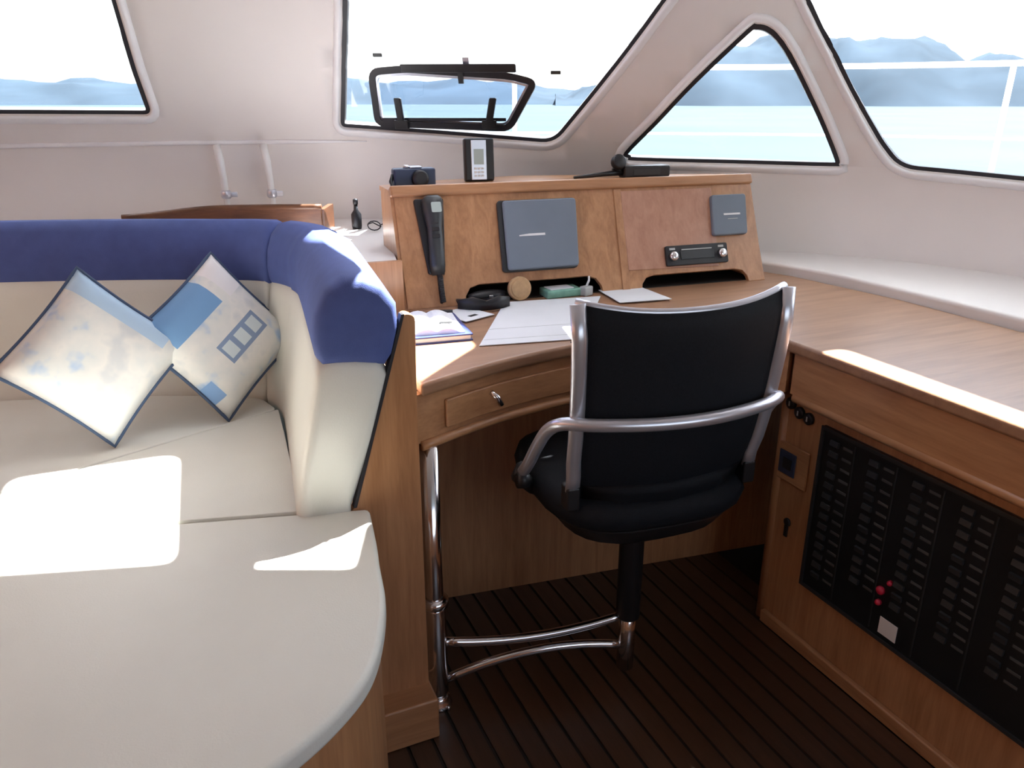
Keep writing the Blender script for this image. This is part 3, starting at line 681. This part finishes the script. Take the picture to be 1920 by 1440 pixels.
# desk things
g = empty('sunglasses', (.725, 1.792, zt), 'black wraparound sunglasses lying on the back of the desk', 'sunglasses', rz=R(-8))
bm = B(); rings = []
for k in range(13):
    u = -1 + k / 6; x = u * .068; y = .030 * u * u - .01; hgt = .018 + .016 * (1 - abs(abs(u) - .5) * 1.2)
    rings.append([(x, y - .004, .004), (x, y + .004, .004), (x, y + .004, .004 + hgt), (x, y - .004, .004 + hgt)])
loft(bm, rings); obj('lenses', bm, 'blackp', g, smooth=True)
for sx in (-1, 1):
    bm = B(); tube(bm, [(sx * .067, .02, .022), (sx * .062, .06, .018), (-sx * .02, .075, .006)], .0035, 8); obj('temple', bm, 'blackp', g, smooth=True)
# chart sheet
bm = B()
ch = [(.595, 1.512), (.822, 1.468), (1.065, 1.80), (.80, 1.845)]
prism(bm, ch, zt + .0008, zt + .0035); o = obj('chart', bm, 'paper', bevel=.0008, seg=1); tag(o, 'large pale paper chart spread over the desk', 'chart')
for k, (a_, b_) in enumerate((((.62, 1.545), (.81, 1.508)), ((.66, 1.62), (.88, 1.58)))):
    bm = B(); v0, v1 = Vector(a_), Vector(b_); t = (v1 - v0).normalized(); n = Vector((-t.y, t.x)) * .0008
    prism(bm, [tuple(v0 - n), tuple(v1 - n), tuple(v1 + n), tuple(v0 + n)], zt + .0035, zt + .0038); obj('fold_line', bm, 'label', o)
def book(loc, rz, w, d, h_, cover, lab, open_=False):
    g = empty('book', loc, lab, 'book', rz=rz, group='books at the left of the desk')
    bm = B(); box(bm, -w / 2, w / 2, -d / 2, d / 2, 0, .003); box(bm, -w / 2, w / 2, -d / 2, d / 2, h_ - .003, h_); box(bm, -w / 2, -w / 2 + .003, -d / 2, d / 2, .003, h_ - .003)
    obj('cover', bm, cover, g)
    bm = B(); box(bm, -w / 2 + .003, w / 2 - .004, -d / 2 + .004, d / 2 - .004, .003, h_ - .003); obj('pages', bm, 'paper', g)
    return g
book((.545, 1.665, zt), R(-7), .135, .19, .016, 'navy', 'flat navy covered book at the left of the desk, under an open notebook')
g = empty('notebook', (.54, 1.67, zt + .016), 'open white notebook lying on the navy book', 'notebook', rz=R(-10))
for sx in (-1, 1):
    bm = B(); rings = []
    for k in range(7):
        u = k / 6; x = sx * u * .062; z = .010 * math.sin(math.pi * min(1, u * 1.1 + .1)) + .003
        rings.append([(x, -.085, 0), (x, .085, 0), (x, .085, z), (x, -.085, z)])
    loft(bm, rings); obj('page_block', bm, 'paper', g, smooth=False)
bm = B(); prism(bm, [(.012, -.04), (.04, -.045), (.043, -.035), (.014, -.030)], .0125, .0145); obj('printed_mark', bm, 'rocker', g)
g = empty('marker_pen', (.575, 1.815, zt), 'dark red marker pen on the desk below the handset cord', 'pen', rz=R(-20))
bm = B(); tube(bm, [(-.06, 0, .006), (.03, 0, .006)], .006, 10); obj('barrel', bm, 'wood_dark', g, smooth=True)
bm = B(); tube(bm, [(.03, 0, .006), (.065, 0, .006)], .0068, 10); obj('cap', bm, 'blackp', g, smooth=True)
g = empty('leaflet', (.66, 1.765, zt), 'small loose white leaflet beside the open notebook', 'leaflet', rz=R(25))
bm = B(); prism(bm, [(-.05, -.05), (.045, -.055), (.05, .05), (-.045, .055)], .004, .0055); obj('sheet', bm, 'paper', g)
bm = B(); prism(bm, [(-.012, -.03), (.014, -.03), (.014, -.018), (-.012, -.018)], .0055, .006); obj('printed_mark', bm, 'rocker', g)
g = empty('ring_pull', (.80, 1.452 + .006, zt), 'small dark flush finger catch in the desk edge', 'catch')
bm = B(); lathe(bm, [(.009, 0), (.009, .0012), (.005, .0018)], 16); obj('disc', bm, 'rocker', g, smooth=True)
g.name = 'finger_catch'
g = empty('paper_sheet', (1.13, 1.78, zt), 'white paper sheet on the desk behind the chair top', 'paper', rz=R(-8))
bm = B(); prism(bm, [(-.05, -.08), (.10, -.08), (.08, .07), (-.05, .07)], .0045, .006); obj('sheet', bm, 'paper', g)

# things on top of the console
g = empty('camera_case', ctop(.062, .165), 'small black compact camera on the left end of the console top', 'camera', rz=CA)
bm = B(); box(bm, -.056, .056, -.016, .022, 0, .052); obj('body', bm, 'navyp', g, bevel=.006)
bm = B(); lathe(bm, [(.022, 0), (.022, .012), (.018, .016), (.012, .016)], 20, Matrix.Translation((.012, -.016, .026)) @ Matrix.Rotation(R(90), 4, 'X')); obj('lens', bm, 'blackp', g, smooth=True)
bm = B(); lathe(bm, [(.008, .052), (.008, .058), (.004, .060)], 14, Matrix.Translation((-.020, 0, 0))); obj('shutter_button', bm, 'chrome', g, smooth=True)
bm = B(); box(bm, -.012, .020, -.012, .012, .052, .057); obj('flash', bm, 'silver', g, bevel=.002)
bm = B(); tube(bm, [(-.056, 0, .035), (-.064, -.012, .02), (-.060, -.026, .004), (-.050, -.040, -.012), (-.046, -.046, -.022)], .005, 8); obj('strap', bm, 'blackp', g, smooth=True)
g.name = 'compact_camera'
g = empty('handheld_phone', ctop(.280, .29), 'grey and black handheld phone standing upright on the console', 'phone', rz=CA + R(-6))
TL = Matrix.Rotation(R(-6), 4, 'X')
def tbox(*a): bm = B(); box(bm, *a, mat=TL); return bm
pb = obj('body', tbox(-.043, .043, -.012, .014, .0, .118), 'blackp', g, bevel=.006)
obj('faceplate', tbox(-.024, .020, -.0145, -.012, .004, .112), 'silver', g, bevel=.003)
obj('screen', tbox(-.016, .012, -.0162, -.0145, .046, .088), 'screen', g)
for r_ in range(3):
    for c_ in range(3): obj('key', tbox(-.016 + c_ * .010, -.009 + c_ * .010, -.0162, -.0145, .012 + r_ * .010, .018 + r_ * .010), 'white', g)
g = empty('handheld_radio', ctop(.745, .255), 'black handheld radio lying flat on the console top below the triangular window', 'radio', rz=CA)
bm = B(); box(bm, -.03, .125, -.02, .025, 0, .034); obj('body', bm, 'blackp', g, bevel=.006)
bm = B(); tube(bm, [(-.03, 0, .016), (-.09, -.004, .012), (-.19, -.012, .006)], [.010, .007, .004], 10); obj('antenna', bm, 'blackp', g, smooth=True)
bm = B(); lathe(bm, [(.020, 0), (.022, .004), (.022, .02), (.018, .024)], 18, Matrix.Translation((-.046, .002, .042)) @ Matrix.Rotation(R(70), 4, 'X')); obj('knob', bm, 'blackp', g, smooth=True)
bm = B(); box(bm, .0, .09, -.0215, -.02, .008, .024); obj('keypad', bm, 'rocker', g)
bm = B(); tube(bm, [(-.03, 0, .014), (-.055, .0, .03), (-.046, .002, .034)], .010, 8); obj('clip', bm, 'blackp', g, smooth=True)

# ------------------------------------------------------------------ post, swing arm and chair
ps = empty('support_post', (.428, 1.376, 0), 'stainless steel post from the floor to the desk underside', 'post')
bm = B(); lathe(bm, [(.0205, 0.0), (.0205, .655)], 24); obj('tube', bm, 'chrome', ps, smooth=True)
bm = B(); lathe(bm, [(.030, 0), (.032, .006), (.028, .012), (.024, .022), (.0215, .03)], 24); obj('foot_flange', bm, 'chrome', ps, smooth=True)
for k in range(4):
    a_ = k * math.pi / 2 + .5; bm = B(); lathe(bm, [(.006, 0), (.006, .009), (.003, .011)], 10, Matrix.Translation((.030 * math.cos(a_), .030 * math.sin(a_), 0))); obj('foot_bolt', bm, 'chrome', ps, smooth=True)
CH = Vector((.858, 1.272, 0)); crz = R(-6)
ch_ = empty('office_chair', (CH.x, CH.y, 0), 'black mesh office chair with silver armrest loop on a swing arm', 'chair', rz=crz)
# swing arm (world coordinates)
sw = B(); lathe(sw, [(.0225, .035), (.0245, .04), (.0245, .262), (.0225, .267)], 24, Matrix.Translation((.428, 1.376, 0)))
sa = obj('swing_sleeve', sw, 'chrome', ch_, smooth=True, world=True)
bm = B(); lathe(bm, [(.0235, .266), (.031, .270), (.031, .284), (.0225, .290)], 24, Matrix.Translation((.428, 1.376, 0))); obj('collar', bm, 'chrome', ch_, smooth=True, world=True)
pA = Vector((.45, 1.372)); pB = Vector((CH.x - .012, CH.y + .003))
def arm(z0, z1, bow, name='arm_tube'):
    pts = []
    for k in range(17):
        u = k / 16; q = pA.lerp(pB, u); z = z0 + (z1 - z0) * (sstep(u) * .35 + u * .65 if bow == 0 else bow(u)); pts.append((q.x, q.y, z))
    bm = B(); tube(bm, pts, .0105, 12); obj(name, bm, 'chrome', ch_, smooth=True, world=True)
arm(0, 1, lambda u: .168 - .069 * u + .086 * u * u)
arm(0, 1, lambda u: .067 + .16 * u - .124 * u * u)
bm = B(); lathe(bm, [(.012, .04), (.020, .042), (.020, .20), (.012, .202)], 20); obj('arm_socket', bm, 'chrome', ch_, smooth=True)
bm = B(); lathe(bm, [(.026, .182), (.0275, .185), (.0275, .40), (.035, .42), (.05, .445)], 22); obj('gas_column', bm, 'blackp', ch_, smooth=True)
# seat: bucket shaped pan and cushion
def supere(rx, ry, z, cy, n=28, e=3.2):
    out = []
    for k in range(n):
        t = 2 * math.pi * k / n; c, s = math.cos(t), math.sin(t)
        out.append((rx * math.copysign(abs(c) ** (2 / e), c), cy + ry * math.copysign(abs(s) ** (2 / e), s), z))
    return out
bm = B(); loft(bm, [supere(.07, .07, .432, .0), supere(.13, .12, .440, .02), supere(.175, .17, .462, .04), supere(.20, .20, .495, .05), supere(.205, .205, .505, .05)]); obj('seat_pan', bm, 'blackp', ch_, smooth=True)
bm = B(); loft(bm, [supere(.205, .205, .503, .05), supere(.222, .220, .515, .055), supere(.228, .225, .535, .055), supere(.222, .22, .556, .055), supere(.20, .20, .566, .055), supere(.10, .10, .566, .055)]); obj('seat', bm, 'mesh', ch_, smooth=True)
# backrest shell: curved, concave top
rows = []
def backpt(u, v, d):  # u -1..1 across, v 0..1 up
    z = .548 + .412 * v - (.010 * (1 - u * u) * sstep((v - .6) / .4)) + .012 * abs(u) ** 3 * sstep((v - .5) / .5)
    hw = .196 + .016 * v - .03 * (1 - sstep(v / .25)) * .6
    x = u * hw; y = -.128 - .042 * (1 - u * u) - .028 * v + .045 * (1 - v) ** 3
    if v > .85: y += .012 * ((v - .85) / .15) ** 2
    return (x, y + d, z)
def back_shell(v0, v1, d0, d1, nm, mat, nv=14, ui=1.):
    bm = B(); nu = 16
    f = [[bm.verts.new(backpt((-1 + 2 * i / nu) * ui, v0 + (v1 - v0) * j / nv, d0)) for i in range(nu + 1)] for j in range(nv + 1)]
    b = [[bm.verts.new(backpt((-1 + 2 * i / nu) * ui, v0 + (v1 - v0) * j / nv, d1)) for i in range(nu + 1)] for j in range(nv + 1)]
    for j in range(nv):
        for i in range(nu):
            bm.faces.new((f[j][i], f[j][i + 1], f[j + 1][i + 1], f[j + 1][i])); bm.faces.new((b[j][i], b[j + 1][i], b[j + 1][i + 1], b[j][i + 1]))
    for j in range(nv):
        bm.faces.new((f[j][0], f[j + 1][0], b[j + 1][0], b[j][0])); bm.faces.new((f[j][nu], b[j][nu], b[j + 1][nu], f[j + 1][nu]))
    for i in range(nu):
        bm.faces.new((f[0][i], b[0][i], b[0][i + 1], f[0][i + 1])); bm.faces.new((f[nv][i], f[nv][i + 1], b[nv][i + 1], b[nv][i]))
    return obj(nm, bm, mat, ch_, smooth=True)
back_shell(0.0, 1.0, -.006, .012, 'backrest', 'mesh', ui=.955)
# lower lumbar shell that runs into the seat
bm = B(); rings = []
for k in range(9):
    u = k / 8; z = .60 - .125 * u; y = -.150 + .03 * u + .05 * u * u; hw = .175 - .02 * u
    rings.append([(-hw, y + .035, z), (-hw * .6, y - .006, z), (0, y - .02, z), (hw * .6, y - .006, z), (hw, y + .035, z), (hw * .6, y + .03, z), (0, y + .02, z), (-hw * .6, y + .03, z)])
loft(bm, rings); obj('back_support', bm, 'mesh', ch_, smooth=True)
bm = B(); top = [backpt(-1 + 2 * i / 16, 1.0, .003) for i in range(17)]
tube(bm, top, .008, 10); obj('top_rail', bm, 'silver', ch_, smooth=True)
for sx in (-1, 1):
    # the side rails stand slightly behind the mesh and run below the arm loop
    pts = [backpt(sx, v, -.010) for v in (1.0, .85, .7, .55, .40, .27, .18)]; e = Vector(pts[-1])
    bm = B(); tube(bm, pts + [(e.x, e.y + .004, e.z - .03)], .0085, 10, up=(0, 1, 0), rx=.015); r_ = obj('side_rail', bm, 'silver', ch_, smooth=True)
    bm = B(); box(bm, e.x - .014, e.x + .014, e.y - .006, e.y + .03, e.z - .07, e.z - .02); obj('rail_clamp', bm, 'blackp', ch_, bevel=.005)
zb = .752
half = [(.256, .0, .590), (.255, -.03, .622), (.251, -.068, .675), (.244, -.105, .722), (.228, -.143, zb - .004), (.18, -.176, zb), (.09, -.202, zb)]
loop = [(-x, y, z) for x, y, z in half] + [(0, -.211, zb)] + half[::-1]
bm = B(); tube(bm, cat_rom(loop, 5), .0125, 12); obj('arm_loop', bm, 'silver', ch_, smooth=True)
for sx in (-1, 1):
    bm = B(); tube(bm, [(sx * .256, .004, .595), (sx * .254, .03, .565), (sx * .22, .05, .525), (sx * .15, .05, .485)], [.016, .018, .015, .014], 10); obj('arm_bracket', bm, 'blackp', ch_, smooth=True)
    bm = B(); lathe(bm, [(.017, -.012), (.019, 0), (.017, .012)], 14, Matrix.Translation((sx * .258, .0, .572)) @ Matrix.Rotation(R(90), 4, 'Y')); obj('adjust_knob', bm, 'blackp', ch_, smooth=True)

# ------------------------------------------------------------------ pillows
def pillow_mat(name, seed, motif=True):
    m, t, b = _new(name); b.inputs['Roughness'].default_value = .8
    N = t.nodes.new; L = t.links.new
    tc = N('ShaderNodeTexCoord'); sp_ = N('ShaderNodeSeparateXYZ'); L(tc.outputs['Object'], sp_.inputs[0])
    def mth(op, a, b_=None, c=None):
        n = N('ShaderNodeMath'); n.operation = op
        for i, v in enumerate((a, b_, c)):
            if v is None: continue
            if isinstance(v, (int, float)): n.inputs[i].default_value = v
            else: L(v, n.inputs[i])
        return n.outputs[0]
    X, Y = sp_.outputs['X'], sp_.outputs['Z']
    def rect(x0, x1, y0, y1):
        return mth('MULTIPLY', mth('MULTIPLY', mth('GREATER_THAN', X, x0), mth('LESS_THAN', X, x1)), mth('MULTIPLY', mth('GREATER_THAN', Y, y0), mth('LESS_THAN', Y, y1)))
    nz = N('ShaderNodeTexNoise'); nz.inputs['Scale'].default_value = 13; nz.inputs['Detail'].default_value = 3; nz.noise_dimensions = '4D'; nz.inputs['W'].default_value = seed
    L(tc.outputs['Object'], nz.inputs['Vector'])
    cr = N('ShaderNodeValToRGB'); e = cr.color_ramp.elements
    e[0].position = .30; e[0].color = (.28, .45, .70, 1); e[1].position = .43; e[1].color = (.66, .68, .68, 1)
    k = cr.color_ramp.elements.new(.56); k.color = (.74, .73, .71, 1); k = cr.color_ramp.elements.new(.66); k.color = (.60, .62, .64, 1)
    L(nz.outputs['Fac'], cr.inputs['Fac']); col = cr.outputs[0]
    def over(mask, c):
        nonlocal col
        mx = N('ShaderNodeMix'); mx.data_type = 'RGBA'; L(mask, mx.inputs[0]); L(col, mx.inputs[6]); mx.inputs[7].default_value = (*c, 1); col = mx.outputs[2]
    if motif:
        over(rect(-.11, .05, .055, .20), (.17, .34, .60))
        over(rect(.075, .20, .05, .20), (.76, .74, .76))
        over(rect(-.050, .085, -.062, -.006), (.22, .30, .46))
        for y0 in (-.042, .002, .046): over(rect(y0, y0 + .030, -.052, -.016), (.58, .66, .70))
        over(rect(-.17, -.115, -.10, -.05), (.22, .38, .66))
    else:
        over(rect(.09, .16, -.10, .16), (.45, .60, .76))
    L(col, b.inputs['Base Color'])
    return m
M['pipe'] = plain('navy_piping', (.05, .085, .16), .7)
def pillow(name, loc, rot, half, mat, lab, thick=.055):
    g = bpy.data.objects.new(name, None); COL.objects.link(g); g.empty_display_size = .05
    g.matrix_basis = Matrix.Translation(loc) @ rot; tag(g, lab, 'pillow', 'printed pillows on the sofa')
    n = 14; bm = B(); fr, bk = {}, {}
    for i in range(n + 1):
        for j in range(n + 1):
            u, v = -1 + 2 * i / n, -1 + 2 * j / n
            pin = 1 - .07 * (1 - u * u) * (abs(v) > .99) - .0
            sx = u * (1 - .06 * (1 - v * v)); sz = v * (1 - .06 * (1 - u * u))
            d = thick * ((1 - u ** 4) * (1 - v ** 4)) ** .55
            fr[i, j] = bm.verts.new((sx * half, -d, sz * half)); bk[i, j] = fr[i, j] if i in (0, n) or j in (0, n) else bm.verts.new((sx * half, d, sz * half))
    for i in range(n):
        for j in range(n):
            bm.faces.new((fr[i, j], fr[i + 1, j], fr[i + 1, j + 1], fr[i, j + 1])); bm.faces.new((bk[i, j], bk[i, j + 1], bk[i + 1, j + 1], bk[i + 1, j]))
    obj('cushion', bm, mat, g, smooth=True)
    edge = [(-1 + 2 * k / n, -1) for k in range(n)] + [(1, -1 + 2 * k / n) for k in range(n)] + [(1 - 2 * k / n, 1) for k in range(n)] + [(-1, 1 - 2 * k / n) for k in range(n)]
    bm = B(); tube(bm, [(u * (1 - .06 * (1 - v * v)) * half, 0, v * (1 - .06 * (1 - u * u)) * half) for u, v in edge], .0048, 6, closed=True, up=(0, 1, 0)); obj('piping', bm, 'pipe', g, smooth=True)
    return g
rotp = Matrix.Rotation(R(20), 4, 'Z') @ Matrix.Rotation(R(-24), 4, 'X') @ Matrix.Rotation(R(-34), 4, 'Y')
pillow('pillow', (.094, 1.985, .752), rotp, .149, pillow_mat('pillow_print', 2.0), 'pale printed pillow with blue patch and three-square motif standing on its corner')
rotq = Matrix.Rotation(R(8), 4, 'Z') @ Matrix.Rotation(R(-22), 4, 'X') @ Matrix.Rotation(R(-45), 4, 'Y')
pillow('pillow', (-.175, 1.91, .755), rotq, .145, pillow_mat('pillow_print_two', 7.0, False), 'pale printed pillow with navy piping at the left, partly in front of the other pillow')
